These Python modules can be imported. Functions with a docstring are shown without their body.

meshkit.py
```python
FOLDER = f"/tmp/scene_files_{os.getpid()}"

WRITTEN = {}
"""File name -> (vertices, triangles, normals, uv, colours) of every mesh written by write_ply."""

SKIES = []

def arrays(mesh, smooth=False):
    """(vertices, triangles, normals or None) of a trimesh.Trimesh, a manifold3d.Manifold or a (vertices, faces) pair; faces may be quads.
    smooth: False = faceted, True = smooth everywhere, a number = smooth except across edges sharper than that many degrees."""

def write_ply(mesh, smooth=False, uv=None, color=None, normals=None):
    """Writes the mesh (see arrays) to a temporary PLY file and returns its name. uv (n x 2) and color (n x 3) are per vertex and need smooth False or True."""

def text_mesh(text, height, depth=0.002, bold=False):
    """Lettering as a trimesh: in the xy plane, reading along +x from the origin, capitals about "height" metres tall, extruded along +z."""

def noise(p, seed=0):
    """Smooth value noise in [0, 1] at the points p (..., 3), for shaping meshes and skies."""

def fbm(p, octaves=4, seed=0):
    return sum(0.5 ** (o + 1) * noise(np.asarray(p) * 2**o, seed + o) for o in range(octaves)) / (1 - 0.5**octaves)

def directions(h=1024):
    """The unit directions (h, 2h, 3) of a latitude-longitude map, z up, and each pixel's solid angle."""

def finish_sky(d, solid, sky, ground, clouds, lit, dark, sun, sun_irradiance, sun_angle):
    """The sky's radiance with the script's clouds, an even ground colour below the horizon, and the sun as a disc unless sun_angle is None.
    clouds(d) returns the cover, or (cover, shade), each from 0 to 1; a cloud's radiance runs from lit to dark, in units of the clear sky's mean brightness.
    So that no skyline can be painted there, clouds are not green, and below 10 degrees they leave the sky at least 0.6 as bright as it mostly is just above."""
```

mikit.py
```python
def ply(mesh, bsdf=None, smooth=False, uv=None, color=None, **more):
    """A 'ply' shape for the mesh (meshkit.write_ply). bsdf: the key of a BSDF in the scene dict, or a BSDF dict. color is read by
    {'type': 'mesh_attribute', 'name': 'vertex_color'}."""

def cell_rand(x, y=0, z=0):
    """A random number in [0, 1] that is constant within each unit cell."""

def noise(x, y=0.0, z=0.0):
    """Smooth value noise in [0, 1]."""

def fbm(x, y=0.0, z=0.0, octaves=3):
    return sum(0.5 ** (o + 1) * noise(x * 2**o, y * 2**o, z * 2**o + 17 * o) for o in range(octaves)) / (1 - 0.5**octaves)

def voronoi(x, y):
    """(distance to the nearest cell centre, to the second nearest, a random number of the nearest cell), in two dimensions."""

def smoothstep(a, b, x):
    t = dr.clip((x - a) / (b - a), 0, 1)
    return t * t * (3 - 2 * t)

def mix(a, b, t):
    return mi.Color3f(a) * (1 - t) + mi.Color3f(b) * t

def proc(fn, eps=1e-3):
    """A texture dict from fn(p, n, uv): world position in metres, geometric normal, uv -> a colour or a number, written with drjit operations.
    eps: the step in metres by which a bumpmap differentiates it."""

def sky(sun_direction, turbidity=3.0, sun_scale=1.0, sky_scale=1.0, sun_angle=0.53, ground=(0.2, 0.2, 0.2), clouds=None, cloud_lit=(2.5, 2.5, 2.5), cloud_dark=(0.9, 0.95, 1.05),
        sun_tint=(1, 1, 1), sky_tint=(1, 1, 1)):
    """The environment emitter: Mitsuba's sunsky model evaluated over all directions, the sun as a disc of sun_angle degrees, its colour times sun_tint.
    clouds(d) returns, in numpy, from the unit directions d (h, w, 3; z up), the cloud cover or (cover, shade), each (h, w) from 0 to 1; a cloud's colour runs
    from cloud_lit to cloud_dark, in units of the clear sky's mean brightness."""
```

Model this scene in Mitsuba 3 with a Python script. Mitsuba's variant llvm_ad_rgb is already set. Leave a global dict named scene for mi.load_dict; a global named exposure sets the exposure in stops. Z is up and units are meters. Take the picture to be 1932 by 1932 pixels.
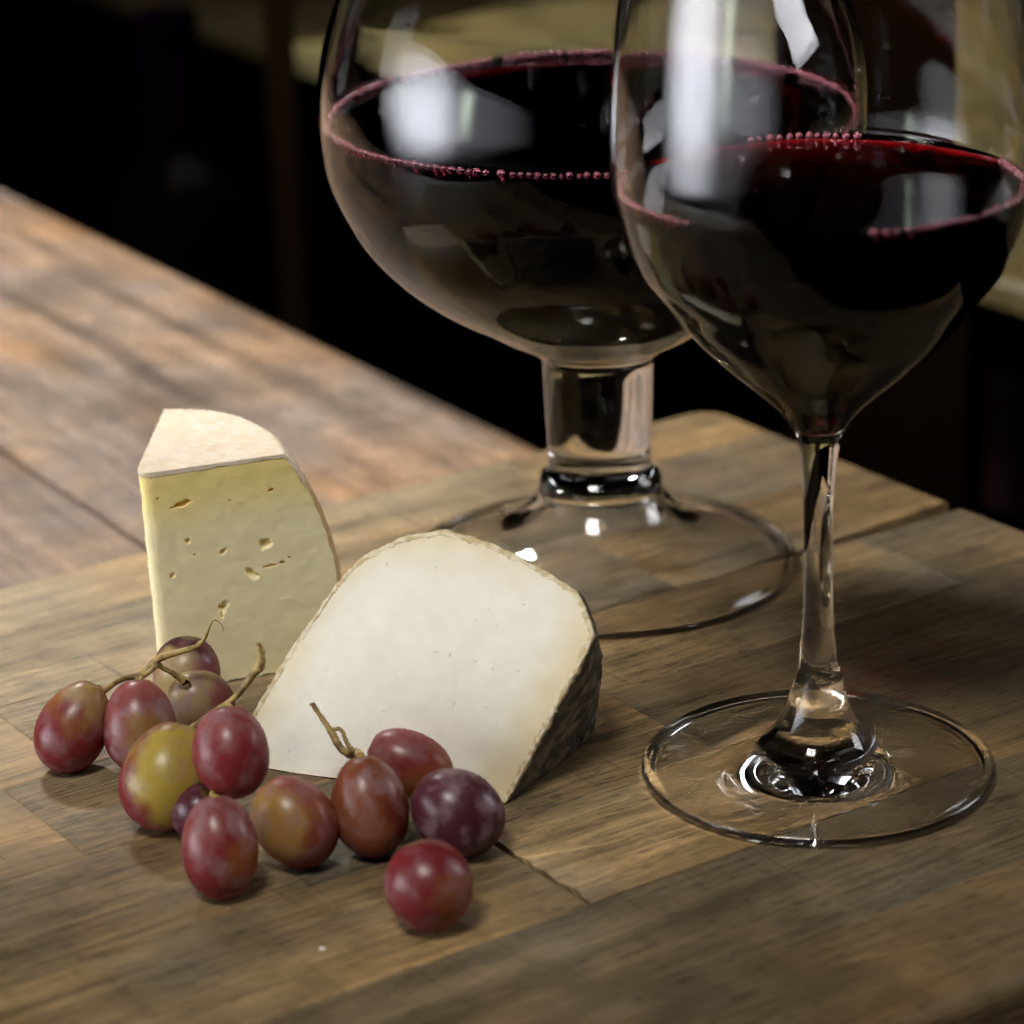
import math, random
import numpy as np
import trimesh, manifold3d as m3
import shapely.geometry as sg
from shapely import affinity
from scipy.interpolate import PchipInterpolator, CubicSpline
from scipy.spatial import ConvexHull
import drjit as dr
import mitsuba as mi
import mikit, meshkit

T = mi.ScalarTransform4f
scene, labels = {}, {}

# ------------------------------------------------------------------ camera
PITCH, YAW, EYE = math.radians(20.4), math.radians(4.93), np.array([0, 0, 0.2924])
_f = np.array([0, math.cos(PITCH), -math.sin(PITCH)])
FWD = _f * math.cos(YAW) - np.array([1.0, 0, 0]) * math.sin(YAW)
UP = np.array([0, math.sin(PITCH), math.cos(PITCH)])
scene['camera'] = {
    'type': 'thinlens', 'fov': 2 * math.degrees(math.atan(966 / 5621)), 'fov_axis': 'x',
    'aperture_radius': 0.0040, 'focus_distance': 0.690, 'near_clip': 0.01, 'far_clip': 50.0,
    'to_world': T().look_at(origin=EYE.tolist(), target=(EYE + FWD).tolist(), up=UP.tolist())}
exposure = 4.68

# ------------------------------------------------------------------ light
LAMP = 0.1                                                  # all lamps and windows are dim; the exposure is set for them
def emitter(rgb):
    return {'type': 'area', 'radiance': {'type': 'rgb', 'value': [LAMP * c for c in rgb]}}

def quad(a, b, c, d):
    """two triangles, normal by the right hand"""
    return trimesh.Trimesh(np.array([a, b, c, d], float), [[0, 1, 2], [0, 2, 3]], process=False)

def pane(key, x, y0, y1, z0, z1, rgb):
    # upright pane in the plane x, shining towards +x
    scene[key] = mikit.ply(quad((x, y0, z0), (x, y1, z0), (x, y1, z1), (x, y0, z1)), 'plain_black', emitter=emitter(rgb))

scene['plain_black'] = {'type': 'diffuse', 'reflectance': {'type': 'rgb', 'value': [0.02, 0.02, 0.02]}}
WX = -1.45
def daylight(p, n, uv):
    # the bright garden and sky seen through the panes: brightest at the far side, a green strip, a dim wall at the near side
    low = mikit.smoothstep(-0.32, -0.06, p.z)
    far = mikit.smoothstep(1.05, 0.12, dr.sqrt(dr.square((p.y - 0.14) / 0.66) + dr.square((p.z - 0.16) / 0.62))) * low
    strip = dr.exp(-dr.square((p.y + 0.50) / 0.12)) * mikit.smoothstep(-0.15, 0.30, p.z) * mikit.smoothstep(0.62, 0.45, p.z)
    dim = mikit.smoothstep(-3.4, -0.45, p.y) * mikit.smoothstep(0.75, 0.45, p.y) * low
    return (mi.Color3f(3.7, 3.85, 4.15) * far + mi.Color3f(2.3, 2.7, 2.2) * strip + mi.Color3f(0.40, 0.40, 0.46) * dim) * LAMP
scene['window__pane'] = mikit.ply(quad((WX, -3.9, -0.55), (WX, 0.75, -0.55), (WX, 0.75, 0.62), (WX, -3.9, 0.62)), 'plain_black', uv=np.array([[0, 0], [1, 0], [1, 1], [0, 1.0]]), emitter={'type': 'area', 'radiance': mikit.proc(daylight)})
labels['window'] = {'label': 'wide low window letting in daylight from the left of the table', 'category': 'window'}
# soft lamp above, to the left
lc, ln = np.array([-0.42, 1.20, 0.62]), np.array([0, 0, -1.0])
lx, ly = np.array([0, 1.0, 0]), np.array([1.0, 0, 0])
hw = 0.06
scene['ceiling_lamp__diffuser'] = mikit.ply(quad(lc - lx * hw - ly * hw, lc + lx * hw - ly * hw, lc + lx * hw + ly * hw, lc - lx * hw + ly * hw), 'plain_black', emitter=emitter((80.0, 77.0, 72.5)))
added_hood = trimesh.util.concatenate([trimesh.creation.box((0.600, 0.006, 0.32), trimesh.transformations.translation_matrix(lc + np.array([0, y_, -0.14]))) for y_ in (-0.300, 0.300)]
                                + [trimesh.creation.box((0.006, 0.592, 0.32), trimesh.transformations.translation_matrix(lc + np.array([x_, 0, -0.14]))) for x_ in (-0.300, 0.300)]
                                + [trimesh.creation.box((0.592, 0.592, 0.006), trimesh.transformations.translation_matrix(lc + np.array([0, 0, 0.012])))])
scene['ceiling_lamp__added_hood'] = mikit.ply(added_hood, 'plain_black')  # unseen hood, added to cut the lamp light off the front of the board
labels['ceiling_lamp'] = {'label': 'square lamp in an added dark hood that blocks light from the board front, hanging above the far left of the table', 'category': 'lamp'}
sq = quad((1.15, 1.28, 0.30), (1.15, 0.86, 0.30), (1.15, 0.86, 0.85), (1.15, 1.28, 0.85))
scene['small_window__pane'] = mikit.ply(sq, 'plain_black', emitter=emitter((2.6, 2.6, 2.75)))
labels['small_window'] = {'label': 'small bright window to the right of the tables', 'category': 'window'}
spot = quad((-0.08, -0.08, 0.96), (-0.40, -0.08, 0.96), (-0.40, 0.12, 1.14), (-0.08, 0.12, 1.14))
scene['small_lamp__diffuser'] = mikit.ply(spot, 'plain_black', emitter=emitter((14.0, 13.6, 12.9)))
labels['small_lamp'] = {'label': 'small lamp high in front of the table', 'category': 'lamp'}

# ------------------------------------------------------------------ helpers
def rgb(v):
    return {'type': 'rgb', 'value': list(v)}

def numbered(base):
    if base not in scene:
        return base
    k = 1
    while f'{base}_{k:03d}' in scene:
        k += 1
    return f'{base}_{k:03d}'

def put(key, shape):
    key = numbered(key)
    scene[key] = shape
    return key

def hull(points):
    return m3.Manifold.hull_points(np.ascontiguousarray(points, dtype=np.float32)) if len(points) < 0 else m3.Manifold.hull_points([tuple(map(float, p)) for p in points])

def tm(man):
    m = man.to_mesh()
    return trimesh.Trimesh(np.array(m.vert_properties)[:, :3].astype(float), np.array(m.tri_verts), process=False)

def man(mesh):
    return m3.Manifold(m3.Mesh(vert_properties=np.array(mesh.vertices, dtype=np.float32), tri_verts=np.array(mesh.faces, dtype=np.uint32)))

def vnormals(mesh):
    v, f = mesh.vertices, mesh.faces
    n = np.zeros_like(v)
    fn = np.cross(v[f[:, 1]] - v[f[:, 0]], v[f[:, 2]] - v[f[:, 0]])
    for k in range(3):
        np.add.at(n, f[:, k], fn)
    return n / np.maximum(np.linalg.norm(n, axis=1, keepdims=True), 1e-20)

def ply_n(v, f, n, bsdf, uv=None, color=None, **more):
    """a ply shape with given vertex normals"""
    path = meshkit.write_ply((v, f), False, uv, color, normals=n)
    return {'type': 'ply', 'filename': path, 'face_normals': False, 'bsdf': {'type': 'ref', 'id': bsdf}, **more}

def tube(points, radii, sides=10, bump=0.0, seed=0, steps=8):
    """smooth tapered tube through points, with knobbly radius"""
    p, r = np.asarray(points, float), np.asarray(radii, float)
    t = np.arange(len(p))
    tt = np.linspace(0, len(p) - 1, (len(p) - 1) * steps + 1)
    q = CubicSpline(t, p)(tt) if len(p) > 2 else np.array([p[0] + (p[1] - p[0]) * s for s in tt])
    rr = PchipInterpolator(t, r)(tt)
    d = np.gradient(q, axis=0)
    d /= np.linalg.norm(d, axis=1, keepdims=True)
    a = np.cross(d, [0.3, 1.0, 0.2]); a /= np.linalg.norm(a, axis=1, keepdims=True)
    b = np.cross(d, a)
    ang = np.arange(sides) * 2 * np.pi / sides
    ring = a[:, None] * np.cos(ang)[None, :, None] + b[:, None] * np.sin(ang)[None, :, None]
    rad = rr[:, None] * (1 + bump * (meshkit.noise((q[:, None] + ring * rr[:, None, None]) * 1500, seed) - 0.5) * 2)
    v = q[:, None] + ring * rad[..., None]
    n = len(q)
    i, j = np.meshgrid(np.arange(n - 1), np.arange(sides), indexing='ij')
    k = (j + 1) % sides
    quads = np.stack([i * sides + j, i * sides + k, (i + 1) * sides + k, (i + 1) * sides + j], -1).reshape(-1, 4)
    f = np.vstack([quads[:, [0, 1, 2]], quads[:, [0, 2, 3]]])
    v = np.vstack([v.reshape(-1, 3), q[:1], q[-1:]])
    c0, c1 = n * sides, n * sides + 1
    jj = np.arange(sides); kk = (jj + 1) % sides
    f = np.vstack([f, np.stack([kk, jj, jj * 0 + c0], 1), np.stack([(n - 1) * sides + jj, (n - 1) * sides + kk, jj * 0 + c1], 1)])
    return trimesh.Trimesh(v, f, process=False)

# ------------------------------------------------------------------ wood
ANG = math.radians(39.0)                                   # the staves' direction on the board
BU, BV = np.array([math.cos(ANG), math.sin(ANG)]), np.array([-math.sin(ANG), math.cos(ANG)])
def wood(tones, greys, fine=1.0, stain=(0.30, 0.17, 0.07)):
    tt, gg = mi.Float(tones), mi.Float(greys)
    base_warm, base_grey = mi.Color3f(0.310, 0.192, 0.078), mi.Color3f(0.200, 0.158, 0.096)
    def fn(p, n, uv):
        idx = dr.floor(uv.x / 10 + 0.5)
        u, v = uv.x - idx * 10, uv.y
        ii = mi.UInt32(dr.clip(mi.Int32(idx), 0, len(tones) - 1))
        tone, grey = dr.gather(mi.Float, tt, ii), dr.gather(mi.Float, gg, ii)
        o = idx * 7.3
        w = mikit.noise(u * 9 + o, v * 60, o) * 0.006
        band = mikit.fbm(u * 6 + o, (v + w) * 130, o, octaves=3)
        fine_g = mikit.fbm(u * 34 + o, (v + w) * 1100, o + 3, octaves=2)
        pore = mikit.smoothstep(0.60, 0.84, mikit.noise(u * 260 + o, (v + w) * 2800, o))
        blot = mikit.fbm(p.x * 24 + o, p.y * 24, o + 5, octaves=3)
        blot2 = mikit.fbm(p.x * 110, p.y * 110, 1.7, octaves=4)
        scr = mikit.smoothstep(0.88, 0.97, mikit.noise((p.x * 0.92 + p.y * 0.39) * 22, (p.y * 0.92 - p.x * 0.39) * 1500, 4.0))
        scr2 = mikit.smoothstep(0.90, 0.98, mikit.noise((p.x * 0.64 - p.y * 0.77) * 18, (p.y * 0.64 + p.x * 0.77) * 1300, 8.0))
        g = dr.clip(grey + (blot - 0.5) * 1.8, 0, 1)
        c = base_warm * (1 - g) + base_grey * g
        s = tone * (0.16 + 0.86 * band + 0.84 * fine_g) * (0.55 + 0.90 * blot2) * (1 - 0.46 * pore)
        dark = mikit.smoothstep(0.52, 0.78, mikit.fbm(u * 7 + o, (v + w) * 90, o + 11, octaves=3))
        s = s * (1 - 0.45 * dark) * (1 - 0.35 * mikit.smoothstep(0.55, 0.75, mikit.fbm(p.x * 14, p.y * 14, 21.0)))
        s = s * (1 + 0.45 * scr) * (1 - 0.40 * scr2)
        return c * s
    return fn

def wood_bump(p, n, uv):
    idx = dr.floor(uv.x / 10 + 0.5)
    u, v = uv.x - idx * 10, uv.y
    o = idx * 7.3
    return (mikit.fbm(u * 26 + o, v * 900, o + 3, octaves=2) * 0.00034 + mikit.noise(u * 6 + o, v * 130, o) * 0.00030
            - mikit.smoothstep(0.62, 0.86, mikit.noise(u * 200 + o, v * 2600, o)) * 0.00010)

def wood_bsdf(key, fn, rough, spec=0.35):
    scene[key] = {'type': 'bumpmap', 'arbitrary': mikit.proc(wood_bump, eps=1.2e-4), 'scale': 1.0,
                  'bsdf': {'type': 'principled', 'base_color': mikit.proc(fn), 'roughness': rough, 'specular': spec}}

def wood_piece(key, levels, ang_u, ang_v, idx, bsdf):
    """convex wooden piece: hull of outlines [(polygon, z)...]; uv = metres along and across the grain, idx*10 added"""
    pts = [(x, y, z) for poly, z in levels if not poly.is_empty for x, y in np.array(poly.exterior.coords)[:-1]]
    mesh = tm(hull(pts))
    # split faces so that each side is its own
    v = mesh.vertices[mesh.faces].reshape(-1, 3)
    f = np.arange(len(v)).reshape(-1, 3)
    u = v[:, :2] @ ang_u + 0.31 * v[:, 2]
    w = v[:, :2] @ ang_v - v[:, 2]
    return put(key, mikit.ply(trimesh.Trimesh(v, f, process=False), bsdf, uv=np.stack([u + 10 * idx, w], 1)))

# staves: rows across the board (v0, v1, butt joints along u)
U0, U1, V0, V1 = 0.02, 0.5425, 0.3765, 0.6985
rows = [(V0, 0.4130, [0.275, 0.47]), (0.4130, 0.4525, [0.208, 0.455]), (0.4525, 0.4950, [0.3190, 0.412]), (0.4950, 0.5375, [0.17, 0.385]),
        (0.5375, 0.5797, [0.245, 0.50]), (0.5797, 0.6225, [0.262, 0.44]), (0.6225, 0.6650, [0.18, 0.355]), (0.6650, V1, [0.10, 0.46])]
bt = [0.36, 0.55, 0.85, 0.38, 0.58, 0.58, 0.78, 1.55, 0.62, 0.88, 0.74, 0.62, 1.0, 0.80, 0.66, 1.10, 0.86, 0.80, 1.0, 1.05, 0.92, 0.95, 1.15, 1.20, 1.0]  # stave tones; front rows, most at the left, darkened to stand for light falloff
bg = [0.35, 0.25, 0.15, 0.70, 0.72, 0.40, 0.45, 0.38, 0.55, 0.85, 0.68, 0.60, 0.4, 0.50, 0.45, 0.60, 0.55, 0.30, 0.3, 0.75, 0.62, 0.35, 0.65, 0.10, 0.1]
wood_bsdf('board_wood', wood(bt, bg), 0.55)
outline = sg.Polygon([(U0, V0), (U1, V0), (U1, V1), (U0, V1)]).buffer(-0.012).buffer(0.012, quad_segs=10)
def to_xy(poly):
    return affinity.affine_transform(poly, [BU[0], BV[0], BU[1], BV[1], 0, 0])
k = 0
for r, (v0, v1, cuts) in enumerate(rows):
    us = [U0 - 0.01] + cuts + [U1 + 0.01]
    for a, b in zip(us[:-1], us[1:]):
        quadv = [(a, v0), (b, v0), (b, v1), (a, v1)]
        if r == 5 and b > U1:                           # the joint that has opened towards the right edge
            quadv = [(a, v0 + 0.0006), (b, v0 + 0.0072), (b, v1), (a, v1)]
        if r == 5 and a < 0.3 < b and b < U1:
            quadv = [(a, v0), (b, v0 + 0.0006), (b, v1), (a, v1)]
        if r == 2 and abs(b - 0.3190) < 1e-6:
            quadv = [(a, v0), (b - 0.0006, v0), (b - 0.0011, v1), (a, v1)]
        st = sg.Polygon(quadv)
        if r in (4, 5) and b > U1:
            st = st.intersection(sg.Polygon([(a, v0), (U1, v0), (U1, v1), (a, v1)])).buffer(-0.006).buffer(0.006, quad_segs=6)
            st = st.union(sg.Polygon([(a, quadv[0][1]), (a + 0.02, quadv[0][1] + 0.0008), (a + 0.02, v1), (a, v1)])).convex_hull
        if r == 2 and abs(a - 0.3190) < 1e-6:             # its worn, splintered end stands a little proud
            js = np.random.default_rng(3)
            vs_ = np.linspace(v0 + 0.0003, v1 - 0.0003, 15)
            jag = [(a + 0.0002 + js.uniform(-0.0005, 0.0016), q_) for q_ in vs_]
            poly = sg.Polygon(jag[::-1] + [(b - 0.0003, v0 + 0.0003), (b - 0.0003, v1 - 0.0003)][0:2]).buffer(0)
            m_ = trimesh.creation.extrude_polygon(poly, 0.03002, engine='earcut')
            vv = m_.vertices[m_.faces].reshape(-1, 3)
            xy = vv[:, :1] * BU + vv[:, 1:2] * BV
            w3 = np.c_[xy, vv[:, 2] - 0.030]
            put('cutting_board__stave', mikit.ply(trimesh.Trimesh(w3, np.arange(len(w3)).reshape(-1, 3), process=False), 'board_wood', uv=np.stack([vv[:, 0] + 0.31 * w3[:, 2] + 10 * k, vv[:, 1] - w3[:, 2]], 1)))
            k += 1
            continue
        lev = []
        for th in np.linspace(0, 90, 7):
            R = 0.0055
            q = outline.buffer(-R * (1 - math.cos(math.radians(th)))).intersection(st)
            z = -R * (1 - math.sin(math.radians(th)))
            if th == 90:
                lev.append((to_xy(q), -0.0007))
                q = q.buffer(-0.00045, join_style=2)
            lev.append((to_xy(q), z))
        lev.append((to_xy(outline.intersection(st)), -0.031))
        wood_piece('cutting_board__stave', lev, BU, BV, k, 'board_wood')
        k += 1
labels['cutting_board'] = {'label': 'worn wooden butcher block board of glued staves under the cheese and glasses', 'category': 'cutting board'}

# the table under the board: planks along its far edge
TA = math.radians(-53.0)
TU, TV = np.array([math.cos(TA), math.sin(TA)]), np.array([-math.sin(TA), math.cos(TA)])
TE = np.array([-0.0745, 0.936]) @ TV                       # the far edge
tt_ = [1.0, 0.92, 1.05, 0.88, 0.82, 0.95, 0.9, 0.9]
tg_ = [0.75, 0.85, 0.55, 0.8, 0.9, 0.6, 0.7, 0.7]
def table_wood(tones, greys):
    f0 = wood(tones, greys)
    def fn(p, n, uv):
        idx = dr.floor(uv.x / 10 + 0.5)
        u, v = uv.x - idx * 10, uv.y
        c = f0(p, n, uv)
        rust = 0.4 * mikit.smoothstep(0.58, 0.72, mikit.fbm(u * 11 + idx * 5, v * 34, 3.0 + idx, octaves=3))
        c = c * mi.Color3f(1.02, 0.98, 1.28)
        return c * (1 - rust) + c * mi.Color3f(1.10, 0.84, 0.52) * rust
    return fn
wood_bsdf('table_wood', table_wood(tt_, tg_), 0.42, 0.5)
edges = [TE, TE - 0.150, TE - 0.262, TE - 0.345, TE - 0.372, TE - 0.397, TE - 0.50, TE - 0.62]
for k, (e1, e0) in enumerate(zip(edges[:-1], edges[1:])):
    lev = []
    for th in np.linspace(0, 90, 5):
        R = 0.006 if k == 0 else 0.0007
        q = sg.box(-1.75, e0 + 0.0008 + 0.0007 * (1 - math.cos(math.radians(th))), -0.45 - R * (1 - math.cos(math.radians(th))), e1 - 0.0008 - R * (1 - math.cos(math.radians(th))))
        lev.append((affinity.affine_transform(q, [TU[0], TV[0], TU[1], TV[1], 0, 0]), -0.0315 - R * (1 - math.sin(math.radians(th)))))
    lev.append((affinity.affine_transform(sg.box(-1.75, e0 + 0.0008, -0.45, e1 - 0.0008), [TU[0], TV[0], TU[1], TV[1], 0, 0]), -0.072))
    wood_piece('table__plank', lev, TU, TV, k, 'table_wood')
labels['table'] = {'label': 'weathered pinkish brown plank table under the cutting board', 'category': 'table'}

# a second table behind, parallel to the first
RE = 0.5 * (np.array([-0.382, 1.845]) @ TV + np.array([0.094, 1.179]) @ TV)
rt_, rg_ = [0.085, 1.05, 0.45, 0.1, 0.9, 0.4], [0.0, 0.75, 0.6, 0.5, 0.6, 0.5]
def rear_wood(tones, greys):
    f0 = wood(tones, greys)
    def fn(p, n, uv):
        return f0(p, n, uv) * mi.Color3f(1.0, 1.08, 0.82)
    return fn
wood_bsdf('rear_wood', rear_wood(rt_, rg_), 0.45, 0.5)
k = 0
for r in range(2):
    for c0, c1 in ((-2.6, -1.525), (-1.523, -1.02), (-1.018, -0.2)):
        lev = []
        a0, a1 = RE + 0.26 * r + 0.0006, RE + 0.26 * (r + 1) - 0.0006
        for ins, z in ((0.003, -0.050), (0.0, -0.053), (0.0, -0.062)):
            lev.append((affinity.affine_transform(sg.box(c0, a0 + ins, c1, a1), [TU[0], TV[0], TU[1], TV[1], 0, 0]), z))
        wood_piece('table_001__plank', lev, TU, TV, k, 'rear_wood')
        k += 1
labels['table_001'] = {'label': 'blurred olive brown plank table far behind the glasses', 'category': 'table'}

# ------------------------------------------------------------------ glass
scene['glass'] = {'type': 'dielectric', 'int_ior': 1.44, 'ext_ior': 1.0}
scene['wine_side'] = {'type': 'dielectric', 'int_ior': 1.345, 'ext_ior': 1.44}
scene['wine_top'] = {'type': 'dielectric', 'int_ior': 1.345, 'ext_ior': 1.0}
scene['wine_medium'] = {'type': 'homogeneous', 'albedo': rgb((0.004, 0.0005, 0.0005)), 'sigma_t': rgb((0.045, 0.95, 0.72)), 'scale': 2000.0}

def lathe(profile, centre, seg=160):
    """profile: (r, z, nr, nz) rows, walking with the outside on the right hand"""
    pr = np.asarray(profile, float)
    ang = np.arange(seg) * 2 * np.pi / seg
    ca, sa = np.cos(ang), np.sin(ang)
    v = np.stack([pr[:, None, 0] * ca + centre[0], pr[:, None, 0] * sa + centre[1], np.repeat(pr[:, 1:2], seg, 1)], -1)
    n = np.stack([pr[:, None, 2] * ca, pr[:, None, 2] * sa, np.repeat(pr[:, 3:4], seg, 1)], -1)
    i, j = np.meshgrid(np.arange(len(pr) - 1), np.arange(seg), indexing='ij')
    k = (j + 1) % seg
    q = np.stack([i * seg + j, i * seg + k, (i + 1) * seg + k, (i + 1) * seg + j], -1).reshape(-1, 4)
    f = np.vstack([q[:, [0, 1, 2]], q[:, [0, 2, 3]]])
    v, n = v.reshape(-1, 3), n.reshape(-1, 3)
    keep = np.array([len({tuple(np.round(v[a], 8)) for a in t}) == 3 for t in f]) if pr[:, 0].min() < 1e-7 else np.ones(len(f), bool)
    return v, f[keep], n

def smooth_profile(rz, n=40):
    """dense points and outward normals along a spline through (r, z) rows"""
    p = np.asarray(rz, float)
    s = np.r_[0, np.cumsum(np.hypot(*np.diff(p, axis=0).T))]
    t = np.linspace(0, s[-1], n)
    fr, fz = PchipInterpolator(s, p[:, 0]), PchipInterpolator(s, p[:, 1])
    r, z = fr(t), fz(t)
    dr_, dz_ = np.gradient(r, t), np.gradient(z, t)
    l = np.hypot(dr_, dz_)
    nr, nz = dz_ / l, -dr_ / l
    # ease the pchip kinks
    for _ in range(2):
        nr[1:-1] = (nr[:-2] + 2 * nr[1:-1] + nr[2:]) / 4; nz[1:-1] = (nz[:-2] + 2 * nz[1:-1] + nz[2:]) / 4
    l = np.hypot(nr, nz)
    return np.stack([np.maximum(r, 0), z, nr / l, nz / l], 1)

def round_end(c, r, a0, a1, n=8):
    a = np.radians(np.linspace(a0, a1, n))
    return np.stack([c[0] + r * np.cos(a), c[1] + r * np.sin(a)], 1)

def glass_parts(name, centre, foot, stem, bowl_out, rim_z, wall, level, cup, under):
    """outer profile split into foot, stem and bowl; the cup is the inner profile from its bottom to the rim"""
    outer = np.vstack([under, foot, stem, bowl_out])
    P = smooth_profile(outer, 420)
    # the underside keeps its own normals
    nz0, nz1 = stem[0][1], bowl_out[0][1]
    seq = np.arange(len(P))
    i_foot = np.where((P[:, 1] >= nz0) & (seq > 60))[0]
    i_foot = i_foot[i_foot > np.argmax(P[:, 0] * (P[:, 1] < nz0))][0]
    i_bowl = np.where((P[:, 1] >= nz1) & (seq > i_foot))[0][0]
    Pin = smooth_profile(cup[::-1], 300)                     # rim to bottom, normals away from the glass
    il = np.argmin(np.abs(Pin[:, 1] - level) + 10 * (Pin[:, 0] < 0.01))
    edge = round_end(((P[-1, 0] + Pin[0, 0]) / 2, P[-1, 1]), (P[-1, 0] - Pin[0, 0]) / 2, 0, 180, 9)
    lip = np.stack([edge[:, 0], edge[:, 1], np.cos(np.linspace(0, np.pi, 9)), np.sin(np.linspace(0, np.pi, 9))], 1)
    Pin_up = Pin[:il + 1]
    put(f'{name}__foot', ply_n(*lathe(P[:i_foot + 1], centre)[:2], lathe(P[:i_foot + 1], centre)[2], 'glass'))
    put(f'{name}__stem', ply_n(*lathe(P[i_foot:i_bowl + 1], centre), 'glass'))
    put(f'{name}__bowl', ply_n(*lathe(np.vstack([P[i_bowl:], lip[1:-1], Pin_up]), centre), 'glass'))
    # wine: side towards the glass (walked bottom to top, outward normals) and its top with a meniscus
    side = Pin[il:][::-1].copy()
    side[:, 2:] *= -1
    return side

def wine(name, centre, side):
    med = {'interior': {'type': 'ref', 'id': 'wine_medium'}}
    put(f'{name}__body', ply_n(*lathe(side, centre), 'wine_side', **med))
    R, z = side[-1, 0], side[-1, 1]
    d = np.r_[0, np.linspace(0.0002, 0.0058, 26)]
    zz = z - 0.0016 * (1 - np.exp(-d / 0.0016))
    r = np.r_[R - d, np.linspace(R - 0.0058, 0, 14)[1:]]
    zz = np.r_[zz, np.full(13, zz[-1])]
    slope = np.gradient(zz, r)
    l = np.hypot(slope, 1)
    put(f'{name}__surface', ply_n(*lathe(np.stack([r, zz, -slope / l, 1 / l], 1), centre), 'wine_top', **med))
    return R, zz[-1]

# the wine glass in front
GC = (0.01095, 0.6173)
under = [(0, 0.0016), (0.010, 0.0016), (0.022, 0.0015), (0.0335, 0.0013), (0.0366, 0.0012)]
foot = [tuple(p) for p in round_end((0.0386, 0.00175), 0.0014, -140, 140, 22)] + [(0.0364, 0.00255), (0.030, 0.0030), (0.024, 0.0037), (0.0185, 0.0053), (0.0145, 0.0068), (0.0118, 0.0088), (0.0100, 0.0108)]
stem = [(0.0088, 0.0128), (0.0077, 0.0150), (0.0068, 0.0175), (0.0061, 0.0200), (0.0050, 0.0250), (0.00425, 0.0300), (0.0038, 0.0350), (0.0034, 0.0425), (0.00325, 0.0500), (0.0033, 0.0575), (0.0034, 0.0650), (0.00365, 0.0700), (0.0041, 0.0755)]
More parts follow.
